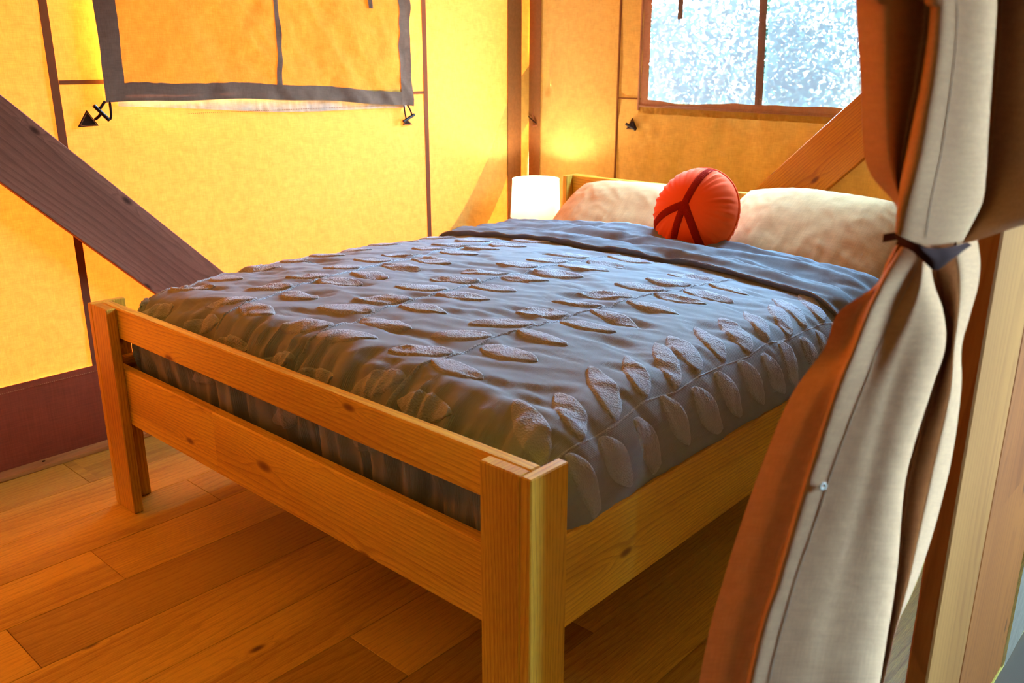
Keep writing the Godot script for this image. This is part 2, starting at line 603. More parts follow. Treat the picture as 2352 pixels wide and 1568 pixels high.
func build_shell() -> void:
	# floor: a slab and its planks, which run the length of the bed
	var slab := BoxMesh.new()
	slab.size = Vector3(4.1, 0.08, 4.3)
	var fl := obj("floor", slab, mats.sub_floor, null, Vector3(0.05, -0.048, -0.25))
	meta(fl, "", "", "", "structure")
	for k in range(-5, 9):
		var x0 := -1.109 + 0.187 * k
		var joints := []
		var first: float = {-1: 0.16, -2: -0.197, 3: -0.055, 1: -0.62, 0: -0.86, 2: 0.33, -3: -0.9}.get(k, rng.randf_range(-1.0, 0.2))
		var z := first
		while z > ZB:
			z -= 1.28
		joints.append(maxf(z, ZB))
		z += 1.28
		while z < 1.2:
			joints.append(z)
			z += 1.28
		joints.append(1.2)
		for i in joints.size() - 1:
			if joints[i + 1] - joints[i] < 0.02:
				continue
			var mk: Material = mats["plank_%d" % rng.randi_range(0, 5)]
			beam("plank", Vector3(maxf(x0, XL) + 0.0004, -0.008, joints[i] + 0.0006), Vector3(minf(x0 + 0.1866, 0.5), rng.randf_range(-0.0003, 0.0), joints[i + 1] - 0.0006), 2, mk, fl, 0.0009, Vector2(-1, -1), Vector2(1.6, 0.22)).position -= fl.position
	# left wall; a runs from the back corner towards the viewer's end (+z)
	var o := Vector3(XL, 0, ZB)
	var wl := canvas("wall_left", o, Vector3(0, 0, 1), Vector3(0, 1, 0), 0.0, 3.99, 0.255, TOP + 0.03, mats.canvas, null, func(a: float, b: float): return -bump_left(a, b), Rect2(0.74, 1.060, 1.11, 0.795))
	# du x dv = z x y = -x, so the sheet is turned to face outward; both faces are drawn
	meta(wl, "", "", "", "structure")
	var ou := Vector3(XL + 0.003, 0, ZB)
	for q in [[2.018, 2.040], [0.616, 0.636]]:
		flat_band("seam_tape", ou, Vector3(0, 0, 1), Vector3(0, 1, 0), q[1], q[0], 0.262, TOP, -0.0016, mats.webbing, wl)
	flat_band("seam_tape", ou, Vector3(0, 0, 1), Vector3(0, 1, 0), 2.016, 1.88, 1.090, 1.101, -0.0014, mats.webbing, wl)
	flat_band("seam_tape", ou, Vector3(0, 0, 1), Vector3(0, 1, 0), 0.744, 0.638, 1.030, 1.040, -0.0014, mats.webbing, wl)
	flat_band("corner_band", ou, Vector3(0, 0, 1), Vector3(0, 1, 0), 0.147, 0.061, 0.262, TOP, -0.003, mats.canvas_band, wl)
	stitches("stitching", Vector3(XL + 0.0062, 0.30, ZB + 0.104), Vector3(0, 1, 0), Vector3(1, 0, 0), 1.9, 0.006, mats.webbing, wl)
	# mud skirt of brown vinyl along the foot of the wall, with a row of stitches
	var skirt := canvas("mud_skirt", Vector3(XL + 0.004, 0, ZB), Vector3(0, 0, -1), Vector3(0, 1, 0), -3.99, 0.0, -0.03, 0.262, mats.vinyl, wl, func(a: float, b: float): return 0.003 * nz_cloth.get_noise_2d(a * 2.0, b * 3.0))
	stitches("stitching", Vector3(XL + 0.0088, 0.245, ZB + 1.9), Vector3(0, 0, 1), Vector3(1, 0, 0), 0.55, 0.0055, mats.thread, skirt, 0.0011)
	# batten that holds the skirt down
	var bt := beam("trim_1", Vector3(XL + 0.006, 0.0, ZB), Vector3(-1.856, 0.013, 1.75), 2, mats.pine_pale, null, 0.0015)
	meta(bt, "", "", "", "structure")
	for z in [0.04, -0.9]:
		var cap := CylinderMesh.new()
		cap.top_radius = 0.005
		cap.bottom_radius = 0.005
		cap.height = 0.001
		var sc := obj("screw_head", cap, mats.dark_hole, bt)
		sc.transform = bt.transform.affine_inverse() * Transform3D(Basis(), Vector3(-1.886, 0.0136, z))
	# back wall; a runs from the left corner to the right
	var wb := canvas("wall_back", Vector3(XL, 0, ZB), Vector3(1, 0, 0), Vector3(0, 1, 0), 0.0, 3.95, 0.255, TOP + 0.03, mats.canvas, null, bump_back, Rect2(0.625, 0.995, 1.16, 0.85), 0.02)
	meta(wb, "", "", "", "structure")
	var ob := Vector3(XL, 0, ZB + 0.006)
	flat_band("corner_band", ob, Vector3(1, 0, 0), Vector3(0, 1, 0), 0.005, 0.071, 0.262, TOP, 0.003, mats.canvas_band, wb)
	flat_band("seam_tape", ob, Vector3(1, 0, 0), Vector3(0, 1, 0), 0.480, 0.487, 0.262, TOP, 0.004, mats.canvas_band, wb)
	flat_band("seam_cord", ob, Vector3(1, 0, 0), Vector3(0, 1, 0), 0.487, 0.4895, 0.262, TOP, 0.003, mats.webbing, wb)
	flat_band("seam_tape", ob, Vector3(1, 0, 0), Vector3(0, 1, 0), 0.490, 0.60, 1.006, 1.012, 0.002, mats.canvas_band, wb)
	stitches("stitching", Vector3(XL + 0.49, 1.009, ZB + 0.0085), Vector3(1, 0, 0), Vector3(0, 0, 1), 0.11, 0.004, mats.webbing, wb, 0.001)
	var skb := canvas("mud_skirt", Vector3(XL, 0, ZB + 0.004), Vector3(1, 0, 0), Vector3(0, 1, 0), 0.0, 3.95, -0.03, 0.262, mats.vinyl, wb)
	skb.name = "mud_skirt"
	# ceiling and the rest of the tent round the doorway in which the viewer stands
	var ce := canvas("ceiling", Vector3(-2.0, TOP, -2.4), Vector3(1, 0, 0), Vector3(0, 0, 1), 0.0, 4.1, 0.0, 4.3, mats.canvas_roof, null, func(a: float, b: float): return 0.01 * nz_cloth.get_noise_2d(a, b), Rect2(), 0.1)
	meta(ce, "", "", "", "structure")
	var wf := BoxMesh.new()
	wf.size = Vector3(3.96, TOP, 0.04)
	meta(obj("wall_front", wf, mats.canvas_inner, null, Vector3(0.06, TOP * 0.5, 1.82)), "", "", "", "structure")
	var st := begin()
	for q in [[Vector3(2.02, TOP * 0.5, 0.35), Vector3(0.04, TOP, 2.90)], [Vector3(2.02, TOP * 0.5, -1.93), Vector3(0.04, TOP, 0.52)], [Vector3(2.02, TOP - 0.125, -1.385), Vector3(0.04, 0.25, 0.57)], [Vector3(2.02, 0.30, -1.385), Vector3(0.04, 0.60, 0.57)]]:
		add_board(st, q[1], 0.002, Transform3D(Basis(), q[0]))
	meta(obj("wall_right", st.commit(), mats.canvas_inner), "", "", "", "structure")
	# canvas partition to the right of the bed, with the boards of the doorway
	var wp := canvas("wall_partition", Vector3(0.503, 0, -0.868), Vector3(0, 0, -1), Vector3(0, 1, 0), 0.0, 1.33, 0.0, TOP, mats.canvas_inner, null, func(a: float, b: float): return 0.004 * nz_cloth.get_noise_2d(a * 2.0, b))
	meta(wp, "", "", "", "structure")
	beam("door_jamb", Vector3(0.470, 0.0, -0.508), Vector3(0.5, TOP, -0.300), 1, mats.jamb_wood, wp, 0.003)
	beam("door_board", Vector3(0.468, 0.0, -0.870), Vector3(0.498, TOP, -0.520), 1, mats.door_wood, wp, 0.003, Vector2(0.3, 0.1))


# ------------------------------------------------------------------ the window on the left with its flap let down
func build_window_left() -> void:
	var w := Node3D.new()
	put(w, "window_1")
	meta(w, "", "", "", "structure")
	# pale hem of the opening, gathered, below the flap
	var hem := grid(150, 6, func(u: float, v: float):
		var z := lerpf(-0.33, -1.455, u)
		var y := lerpf(0.984 + 0.046 * pow(1.0 - u, 2.2), 1.072, v) + 0.003 * sin(u * 9.0) * (1.0 - v)
		return Vector3(XL + 0.010 + 0.0035 * nz_gather.get_noise_2d(z * 42.0, y * 9.0) * (1.3 - v), y - 0.004, z),
		func(u: float, v: float): return Vector2(u, v * 0.08))
	obj("window_hem", hem, mats.canvas_hem, w)
	stitches("stitching", Vector3(XL + 0.0145, 0.996, -0.55), Vector3(0, -0.004, -1), Vector3(1, 0, 0), 0.88, 0.007, mats.webbing, w, 0.0008)

	var f := thing("window_flap", "orange canvas window flap with grey-brown border hanging on the left wall", "window flap", Vector3(XL + 0.03, 1.0, -0.88))
	var bottom := func(z: float) -> float:
		# z from the near edge -0.285 to the far edge -1.468
		var t := (-0.285 - z) / 1.183
		return lerpf(1.038, 0.986, t) + 0.017 * sin(PI * t) + 0.002 * sin(t * 21.0)
	var place := func(z: float, y: float, lift: float) -> Vector3:
		var r := 0.012 * nz_cloth.get_noise_2d(z * 3.2 + y * 2.4, y * 1.6) + 0.010 * (0.5 - 2.0 * absf(nz_gather.get_noise_2d((z - y * 0.72) * 4.2 + 5.0, y * 0.8))) * smoothstep(-0.35, -0.8, z) + 0.006 * nz_fine.get_noise_2d(z * 9.0 - y * 5.0, y * 8.0 + z * 3.0) * smoothstep(-0.4, -1.0, z)
		return Vector3(r + lift + 0.012 * (1.9 - y) * 0.3, y - 1.0, z + 0.88)
	f.set_meta("label", "orange canvas window flap with grey-brown border hanging on the left wall")
	var near := -0.285
	var far := -1.468
	obj("panel", grid(110, 80, func(u: float, v: float):
		var z := lerpf(near - 0.02, far + 0.02, u)
		var y := lerpf(bottom.call(z) + 0.02, 1.92, v)
		return place.call(z, y, 0.0), func(u: float, v: float): return Vector2(u * 1.18, v * 0.9)), mats.canvas_flap, f)
	var edge := func(t: float) -> float: return 0.0025 * nz_fine.get_noise_1d(t * 9.0)
	var strips := []
	strips.append(grid(110, 5, func(u: float, v: float):
		var z := lerpf(near, far, u)
		var y: float = bottom.call(z) + lerpf(0.0, 0.053 - 0.006 * u + edge.call(u * 2.0), v)
		return place.call(z, y, 0.0025), func(u: float, v: float): return Vector2(u * 1.2, v * 0.06)))
	for q in [[near, near - 0.062, 3.0], [far + 0.056, far, 7.0]]:
		strips.append(grid(5, 80, func(u: float, v: float):
			var z := lerpf(q[0], q[1], u)
			var y: float = lerpf(bottom.call(z) + 0.001, 1.92, v)
			z += edge.call(v * 2.0 + q[2]) * (1.0 if absf(q[0] - near) < 0.001 and u > 0.5 or absf(q[0] - near) > 0.001 and u < 0.5 else 0.2)
			return place.call(z, y, 0.0032), func(u: float, v: float): return Vector2(u * 0.06, v)))
	obj("border", join(strips), mats.canvas_border, f)
	obj("centre_strip", grid(4, 60, func(u: float, v: float):
		var y: float = lerpf(bottom.call(-0.878) + 0.03, 1.92, v)
		var z := -0.868 - 0.020 * u - 0.010 * (1.0 - v) * (1.0 - v) + 0.006 * nz_fine.get_noise_1d(y * 4.0) + 0.012 * (1.0 - smoothstep(0.0, 0.2, v))
		return place.call(z, y, 0.0030), func(u: float, v: float): return Vector2(u * 0.02, v)), mats.canvas_border, f)
	obj("tie_strap", grid(3, 20, func(u: float, v: float):
		var y := lerpf(1.332, 1.9, v)
		var z := -1.268 - 0.017 * u + 0.006 * sin(v * 14.0)
		return place.call(z, y, 0.006 + 0.004 * sin(v * 9.0)), func(u: float, v: float): return Vector2(u * 0.02, v)), mats.canvas_border, f)


# ------------------------------------------------------------------ the window over the headboard
func build_window_back() -> void:
	var w := Node3D.new()
	put(w, "window_2")
	meta(w, "", "", "", "structure")
	var x0 := -1.311
	var x1 := -0.10
	var z := ZB + 0.008
	var ruff := func(a: float, b: float) -> float: return 0.0028 * nz_gather.get_noise_2d(a * 34.0, b * 6.0)
	# brown border: left side, bottom, right side, top
	var parts := []
	parts.append(grid(4, 60, func(u: float, v: float):
		var y := lerpf(0.986, 1.88, v)
		return Vector3(x0 + u * (0.036 + 0.003 * nz_fine.get_noise_1d(y * 8.0)), y, z + 0.004 + ruff.call(y * 0.4, u)), func(u: float, v: float): return Vector2(u * 0.04, v)))
	parts.append(grid(120, 5, func(u: float, v: float):
		var x := lerpf(x0, x1, u)
		var top := 1.009 - 0.013 * u + 0.0045 * nz_fine.get_noise_1d(x * 6.0) - 0.012 * exp(-pow((x + 1.10) / 0.12, 2.0))
		return Vector3(x, lerpf(0.986 - 0.014 * u, top, v), z + 0.005 + ruff.call(x, v * 0.02)), func(u: float, v: float): return Vector2(u * 1.2, v * 0.03)))
	parts.append(grid(4, 40, func(u: float, v: float): return Vector3(x1 - 0.036 + u * 0.036, lerpf(0.966, 1.88, v), z + 0.004), func(u: float, v: float): return Vector2(u * 0.04, v)))
	parts.append(grid(40, 4, func(u: float, v: float): return Vector3(lerpf(x0, x1, u), lerpf(1.84, 1.88, v), z + 0.004), func(u: float, v: float): return Vector2(u, v * 0.04)))
	obj("window_frame", join(parts), mats.canvas_frame, w)
	# folded edge of the frame and the gathered skirt under it
	obj("frame_piping", join([
		grid(100, 4, func(u: float, v: float):
			var x := lerpf(x0 - 0.002, x1, u)
			return Vector3(x, 0.978 - 0.014 * u + v * 0.010, z + 0.007 + 0.003 * sin(PI * v) + ruff.call(x, 0.0)), func(u: float, v: float): return Vector2(u * 1.2, v * 0.01)),
		grid(4, 50, func(u: float, v: float):
			return Vector3(x0 - 0.012 + u * 0.012, lerpf(0.966, 1.88, v), z + 0.006 + 0.003 * sin(PI * u)), func(u: float, v: float): return Vector2(u * 0.01, v))]), mats.canvas_frame, w)
	obj("window_skirt", grid(240, 8, func(u: float, v: float):
		var x := lerpf(x0 - 0.006, x1, u)
		var b := 0.953 - 0.010 * u + 0.002 * nz_fine.get_noise_1d(x * 12.0)
		return Vector3(x, lerpf(b, 0.982 - 0.014 * u, v), z + 0.004 + (1.0 - v) * (0.004 + 0.006 * nz_gather.get_noise_2d(x * 40.0, v))), func(u: float, v: float): return Vector2(u * 1.2, v * 0.03)), mats.canvas_flap, w)
	stitches("stitching", Vector3(x0 + 0.004, 0.9830, z + 0.0125), Vector3(1, -0.0117, 0), Vector3(0, 0, 1), 1.2, 0.005, mats.webbing, w, 0.0007)
	# clear film, in two lights, and the tape between them
	for q in [[-1.282, -0.806], [-0.788, -0.125]]:
		obj("pane", grid(30, 30, func(u: float, v: float): return Vector3(lerpf(q[0], q[1], u), lerpf(0.985, 1.85, v), ZB + 0.001 + 0.003 * nz_cloth.get_noise_2d(u * 3.0, v * 3.0)), null), mats.clear_film, w)
	obj("mullion", grid(4, 50, func(u: float, v: float):
		var y := lerpf(0.984, 1.85, v)
		return Vector3(-0.812 + u * 0.030 - 0.03 * (v - 0.0), y, z + 0.002 + 0.003 * sin(PI * u)), func(u: float, v: float): return Vector2(u * 0.03, v)), mats.canvas_border, w)
	var s := thing("window_strap", "grey webbing strap end hanging across the back window", "strap", Vector3(-1.137, 1.303, z + 0.02))
	obj("webbing", grid(3, 24, func(u: float, v: float): return Vector3((u - 0.5) * 0.021 + 0.004 * sin(v * 6.0), v * 0.55, 0.004 * sin(v * 11.0)), null), mats.strap_grey, s)


# ------------------------------------------------------------------ wooden braces
func plank_between(called: String, a: Vector3, b: Vector3, wide: float, thick: float, face: Vector3, label: String) -> void:
	var d := (b - a).normalized()
	var n := (face - d * face.dot(d)).normalized()
	var t := thing(called, label, "brace", (a + b) * 0.5)
	var o := obj("board", board_mesh(Vector3((b - a).length(), wide, thick), 0.002, Vector2(2.2, 0.25), rand_off()), mats.brace, t)
	o.basis = Basis(d, n.cross(d), n)


func build_braces() -> void:
	# left: from above the near end down to the floor behind the bed; centre line half way between its two edges
	plank_between("wooden_brace", Vector3(-1.862, 1.772, 0.850), Vector3(-1.862, 0.045, -0.905), 0.187, 0.03, Vector3(1, 0, 0), "dark weathered wooden brace slanting across the left canvas wall")
	plank_between("wooden_brace", Vector3(-1.245, 0.095, ZB + 0.045), Vector3(0.24, 1.58, ZB + 0.045), 0.175, 0.03, Vector3(0, 0, 1), "orange-brown wooden brace slanting up behind the headboard and the curtain")
	get_node("wooden_brace_001/board").material_override = mats.pine_dark
	# rough poles of the outer frame; the sun throws their shadows on the canvas
	for q in [[Vector3(-2.06, -0.42, -1.010), Vector3(-2.06, 1.22, -2.267), 0.074, "stout bent pole leaning outside the canvas near the back corner"]]:
		var pts := []
		for k in 9:
			var p: Vector3 = q[0].lerp(q[1], k / 8.0)
			pts.append(p + Vector3(0, 0.020, 0.018) * sin(k * 1.9 + 0.6))
		var t := thing("outer_pole", q[3], "pole", q[0])
		var o := obj("stem", tube(pts, q[2], 12, 48), mats.bark, t)
		o.position = -q[0]


# ------------------------------------------------------------------ outside
func build_outside() -> void:
	var g := grid(40, 40, func(u: float, v: float): return Vector3(lerpf(-30, 30, u), -0.25 - 0.3 * nz_cloth.get_noise_2d(u * 6.0, v * 6.0) - (0.15 if true else 0.0), lerpf(30, -30, v)), null)
	meta(obj("ground", g, mats.earth), "", "", "", "structure")
	var leaf := begin()
	for s in [-1.0, 1.0]:
		tri(leaf, Vector3(0, 0, 0), Vector3(0.5 * s, 0.10, 0.5), Vector3(0, 0, 1.2), Vector2.ZERO, Vector2(1, 0), Vector2(0, 1), Vector3.UP)
	var lm := leaf.commit()
	var r := RandomNumberGenerator.new()
	r.seed = 99
	var bushes := [[-3.6, -6.2, 2.1, 1.3], [-1.6, -6.9, 2.5, 1.5], [0.5, -6.4, 2.2, 1.4], [-5.4, -7.4, 2.0, 1.5], [-2.6, -8.6, 2.7, 1.6], [-0.3, -9.0, 2.9, 1.7], [2.3, -7.6, 2.6, 1.6]]
	var says := ["low leafy shrub left of the window tape, outside", "broad leafy shrub behind the middle of the back window", "leafy shrub seen through the right side of the window", "far left shrub beyond the back window", "taller shrub standing behind the low left one outside", "tallest shrub at the back outside the window", "shrub hidden behind the curtain outside the tent"]
	for k in bushes.size():
		var q: Array = bushes[k]
		var t := thing("shrub", says[k], "shrub", Vector3(q[0], -0.4, q[1]))
		var n := 24000
		var mm := MultiMesh.new()
		mm.transform_format = MultiMesh.TRANSFORM_3D
		mm.use_colors = true
		mm.mesh = lm
		mm.instance_count = n
		for i in n:
			var d := Vector3(r.randfn(), r.randfn(), r.randfn()).normalized()
			var rad := 0.55 + 0.5 * pow(r.randf(), 0.5) + 0.18 * nz_cloth.get_noise_3dv(d * 2.2 + Vector3(k, 0, 0))
			var p := Vector3(d.x * q[3], 0.1 + q[2] * 0.5 * (1.0 + d.y), d.z * q[3]) * Vector3(rad, 1, rad)
			p.y = 0.1 + q[2] * 0.5 + d.y * q[2] * 0.5 * rad
			var b := Basis(Vector3(r.randfn(), r.randfn(), r.randfn()).normalized(), r.randf() * TAU).scaled(Vector3.ONE * r.randf_range(0.022, 0.048))
			mm.set_instance_transform(i, Transform3D(b, p))
			var c := r.randf_range(0.6, 1.15)
			mm.set_instance_color(i, Color(c, c * r.randf_range(0.95, 1.08), c * r.randf_range(0.7, 1.0)))
		var o := MultiMeshInstance3D.new()
		o.multimesh = mm
		o.material_override = mats.leaf
		put(o, "foliage", t)
		meta(o, "", "", "", "stuff")
		for i in 4:
			var a := i * TAU / 4.0 + k
			obj("stem", tube([Vector3.ZERO, Vector3(cos(a) * 0.15, q[2] * 0.35, sin(a) * 0.15), Vector3(cos(a) * 0.5, q[2] * 0.8, sin(a) * 0.5)], 0.025, 6), mats.bark, t)


# ------------------------------------------------------------------ the bed
func build_bed() -> void:
	var b := thing("bed", "orange stained pine double bed with L-shaped corner posts and plank rails", "bed", Vector3(-0.75, 0, -1.0))
	var w := 1.5
	var tb := 0.0216     # board along the side
	var ta := 0.0253     # board across the foot
	var back := -2.015
	for side in [0, 1]:
		for foot in [true, false]:
			var h := 0.565 if foot else 0.713
			var post := Node3D.new()
			put(post, "post", b)
			post.position = -b.position
			var x0 := -tb if side == 0 else -w
			var z0 := -0.0899 if foot else back
			beam("side_board", Vector3(x0, 0, z0), Vector3(x0 + tb, h, z0 + 0.0899), 1, mats.pine_post, post, 0.002)
			var a0 := -0.1068 if side == 0 else -w + tb + 0.0006
			var a1 := -tb - 0.0006 if side == 0 else -w + 0.1068
			var f0 := -ta if foot else back
			beam("front_board", Vector3(a0, 0, f0), Vector3(a1, h, f0 + ta), 1, mats.pine_post, post, 0.002)
	var rails := [
		["foot_rail", Vector3(-w + tb + 0.001, 0.484, -0.0516), Vector3(-tb - 0.001, 0.5652, -ta - 0.0004), 0],
		["foot_board", Vector3(-w + tb + 0.001, 0.248, -0.0516), Vector3(-tb - 0.001, 0.402, -ta - 0.0004), 0],
		["head_rail", Vector3(-w + tb + 0.001, 0.640, back + ta + 0.0004), Vector3(-tb - 0.001, 0.713, back + 0.052), 0],
		["head_board", Vector3(-w + tb + 0.001, 0.36, back + ta + 0.0004), Vector3(-tb - 0.001, 0.56, back + 0.052), 0],
		["side_rail", Vector3(-tb - 0.0265, 0.238, back + 0.054), Vector3(-tb - 0.0004, 0.416, -0.053), 2],
		["side_rail", Vector3(-w + tb + 0.0004, 0.238, back + 0.054), Vector3(-w + tb + 0.0265, 0.416, -0.053), 2],
	]
	for q in rails:
		var off: Vector2 = {"foot_rail": Vector2(0.37, 0.62), "foot_board": Vector2(0.1, 0.15)}.get(q[0], Vector2(-1, -1))
		beam(q[0], q[1], q[2], q[3], mats.pine, b, 0.003, off).position -= b.position
	for k in 9:
		var z := -0.18 - 0.20 * k
		beam("slat", Vector3(-w + 0.05, 0.285, z - 0.04), Vector3(-0.05, 0.303, z + 0.04), 0, mats.pine_pale, b, 0.002).position -= b.position
	for x in [-w + 0.06, -0.06]:
		beam("ledger", Vector3(x - 0.011, 0.25, back + 0.06), Vector3(x + 0.011, 0.284, -0.06), 2, mats.pine, b, 0.002).position -= b.position
	var mt := thing("mattress", "thick mattress in white sheet under the grey quilt", "mattress", Vector3(-0.75, 0.304, -1.005))
	var st := begin()
	add_board(st, Vector3(1.36, 0.23, 1.80), 0.05, Transform3D(Basis(), Vector3(0, 0.115, 0)))
	obj("cover", st.commit(), mats.cotton, mt)


# ------------------------------------------------------------------ the quilt
const QX := 0.622      # half of the flat top across
const QR := 0.11       # rounding of its edges
const QC := Vector3(-0.75, 0.0, -0.174)
var quilt_frame := []


# the cloth's place and outward direction at a (across, from the middle) and b (along, from where the foot begins to fall)
func quilt_at(a: float, b: float, lift: float) -> Vector3:
	var xa := clampf(a, -QX, QX)
	var ea := a - xa
	var bb := maxf(b, 0.0)
	var eb := bb - b
	var s := sqrt(ea * ea + eb * eb)
	var dx := ea / s if s > 1e-6 else 0.0
	var dz := eb / s if s > 1e-6 else 0.0
	var phi := minf(s / QR, PI * 0.5)
	var sn := sin(phi)
	var cs := cos(phi)
	var rest := maxf(0.0, s - QR * PI * 0.5)
	var crown := 0.032 * pow(absf(xa) / QX, 2.4) + 0.016 * smoothstep(0.25, 0.0, bb) + 0.030 * smoothstep(0.55, 1.3, bb)
	var h := QR * sn + (0.010 * sin(minf(rest / 0.06, PI)) if rest > 0.0 else 0.0) * absf(dx) - maxf(0.0, rest - 0.035) * (0.55 * absf(dx) + 0.10 * absf(dz))
	var y := 0.634 - crown - QR * (1.0 - cs) - rest
	# ripples over the top, gathers down the foot
	var top := cs
	var ra := a * 0.94 + b * 0.34
	var rb := b * 0.94 - a * 0.34
	var n1 := nz_top.get_noise_2d(ra * 3.4, rb * 9.5)
	var n2 := nz_fine.get_noise_2d(ra * 7.0 + 20.0, rb * 19.0)
	var d := (0.0075 * (0.8 - 2.0 * absf(n1)) * 0.7 + 0.006 * n1 + 0.0022 * n2) * (0.35 + 0.65 * top)
	var fall := smoothstep(-0.01, 0.11, eb) * absf(dz)
	var g := nz_gather.get_noise_2d(a * 11.0 + 3.0, b * 1.5)
	var g2 := nz_gather.get_noise_2d(a * 27.0, b * 2.0 + 9.0)
	d += fall * (0.017 * (0.62 - 2.2 * absf(g)) + 0.004 * g2 - 0.004)
	d += smoothstep(0.02, 0.2, absf(ea)) * absf(dx) * 0.004 * nz_gather.get_noise_2d(b * 9.0, a * 1.5 + 50.0)
	d = minf(d, 0.012 - 0.004 * absf(dz)) + lift
	return Vector3(QC.x + xa + dx * h + dx * sn * d, y + cs * d, QC.z - bb + dz * h + dz * sn * d)


func quilt_normal(a: float, b: float) -> Vector3:
	var e := 0.006
	var u := quilt_at(a + e, b, 0.0) - quilt_at(a - e, b, 0.0)
	var v := quilt_at(a, b + e, 0.0) - quilt_at(a, b - e, 0.0)
	var n := u.cross(v)
	return n.normalized() if n.y > -0.2 * n.length() else -n.normalized()


func build_quilt() -> void:
	var q := thing("quilt", "grey corded quilt with tufted leaf sprigs covering the bed", "quilt", Vector3(-0.75, 0.42, -0.75))
	var A := QX + 0.325
	var B0 := -0.335
	var B1 := 1.16
	var cloth := obj("cloth", grid(236, 200, func(u: float, v: float): return quilt_at(lerpf(-A, A, u), lerpf(B0, B1, v), 0.0) - q.position,
		func(u: float, v: float): return Vector2(lerpf(-A, A, u), lerpf(B0, B1, v))), mats.quilt, q)
	cloth.name = "cloth"
	# sprigs: a stem along the bed with leaves to both sides. [place at the foot, place at the head, leaf ways]
	var rows := [
		[0.340, 0.425, Vector2(-0.86, -0.50), Vector2(0.96, 0.12), -0.16],
		[0.040, 0.052, Vector2(-0.86, -0.48), Vector2(0.95, 0.26), -0.21],
		[-0.270, -0.355, Vector2(-0.86, -0.45), Vector2(0.95, 0.22), -0.19],
		[0.712, 0.716, Vector2(-0.80, 0.60), Vector2(0.86, 0.50), -0.09],
		[-0.640, -0.690, Vector2(-0.80, -0.50), Vector2(0.90, 0.30), -0.17],
	]
	for k in rows.size():
		var r: Array = rows[k]
		var step: float = 0.094 if k == 3 else 0.112
		var b: float = r[4]
		var side := 0
		while b < 1.02:
			var a := lerpf(r[0], r[1], (b + 0.1) / 1.15) + 0.006 * sin(b * 26.0)
			for s in [0, 1]:
				var way: Vector2 = (r[2] if s == 0 else r[3]).rotated(rng.randf_range(-0.16, 0.16))
				var base := Vector2(a, b + (0.0 if s == 0 else step * 0.5))
				if base.y > 1.0:
					continue
				var long := rng.randf_range(0.120, 0.150) * (1.12 if k == 3 and s == 0 else 1.0)
				add_leaf(q, base + way * 0.006, way, long, rng.randf_range(0.050, 0.065))
			# a piece of stem to the next pair
			var a2 := lerpf(r[0], r[1], (b + step + 0.1) / 1.15) + 0.006 * sin((b + step) * 26.0)
			var p0 := Vector2(a, b)
			var p1 := Vector2(a2, minf(b + step, 1.02))
			obj("stem", grid(10, 4, func(u: float, v: float):
				var c := p0.lerp(p1, u) + Vector2((v - 0.5) * (0.005 if k == 3 else 0.008), 0.0)
				return quilt_at(c.x, c.y, (0.0016 if k == 3 else 0.0040) * sin(PI * v) - 0.0006) - q.position, func(u: float, v: float): return Vector2(v * 0.01, u * 0.1)), mats.tuft, q)
			b += step
	# the head of the quilt is turned back over itself; its hem shows as a dark step
	var H0 := 1.035
	var H1 := 1.345
	var fold := grid(200, 74, func(u: float, v: float):
		var a := lerpf(-A + 0.02, A - 0.02, u)
		var b: float
		var lift: float
		var hem := 0.008 * sin(a * 3.1) - 0.02 * a * a
		var t := v
		if t < 0.10:
			# underside of the hem turning up
			b = H0 + hem + 0.012 * (1.0 - t / 0.10)
			lift = 0.001 + 0.017 * (t / 0.10)
		elif t < 0.84:
			var s := (t - 0.10) / 0.74
			b = lerpf(H0 + hem, H1, s)
			var n := nz_fine.get_noise_2d(a * 0.9 + 9.0, b * 9.0 + a * 0.8)
			lift = 0.018 + 0.008 * sin(PI * minf(s * 1.2, 0.5)) + (0.009 * sin(s * 13.0 + 2.0 * nz_fine.get_noise_2d(a * 1.2, b * 2.0)) + 0.012 * (0.4 - absf(n) * 2.0)) * smoothstep(0.0, 0.12, s)
		else:
			var s := (t - 0.84) / 0.16
			b = H1 + 0.030 * sin(PI * 0.5 * s * 1.6)
			lift = lerpf(0.026, -0.035, s * s)
		return quilt_at(a, b, lift) - q.position,
		func(u: float, v: float): return Vector2(u * 2.0, v * 0.4))
	obj("turned_back_head", fold, mats.quilt_back, q)
	obj("hem_piping", grid(160, 6, func(u: float, v: float):
		var a := lerpf(-A + 0.02, A - 0.02, u)
		var hem := 0.008 * sin(a * 3.1) - 0.02 * a * a
		var w := -TAU * v
		return quilt_at(a, H0 + hem + 0.0005 + 0.0022 * cos(w), 0.0175 + 0.0022 * sin(w)) - q.position), mats.quilt, q)


func add_leaf(q: Node3D, base: Vector2, way: Vector2, long: float, wide: float) -> void:
	var across := Vector2(-way.y, way.x)
	var curve := rng.randf_range(-0.10, 0.14)
	var sd := rng.randf() * 40.0
	var m := grid(26, 12, func(u: float, v: float):
		var s := v * 2.0 - 1.0
		var half := wide * 0.5 * pow(maxf(sin(PI * pow(u, 0.86)), 0.0), 0.72)
		var c := base + way * (u * long) + across * (s * half + curve * long * u * u * 0.5)
		var dome := sqrt(maxf(0.0, 1.0 - s * s)) * minf(1.0, half / 0.012)
		var fuzz := nz_fine.get_noise_2d((u * long) * 150.0 + sd, s * half * 150.0)
		var lift := -0.001 + 0.0056 * pow(dome, 0.34) + 0.0012 * fuzz * dome
		return quilt_at(c.x, c.y, lift) - q.position,
		func(u: float, v: float): return Vector2(u * long + sd, (v - 0.5) * wide))
	obj("leaf", m, mats.tuft, q)


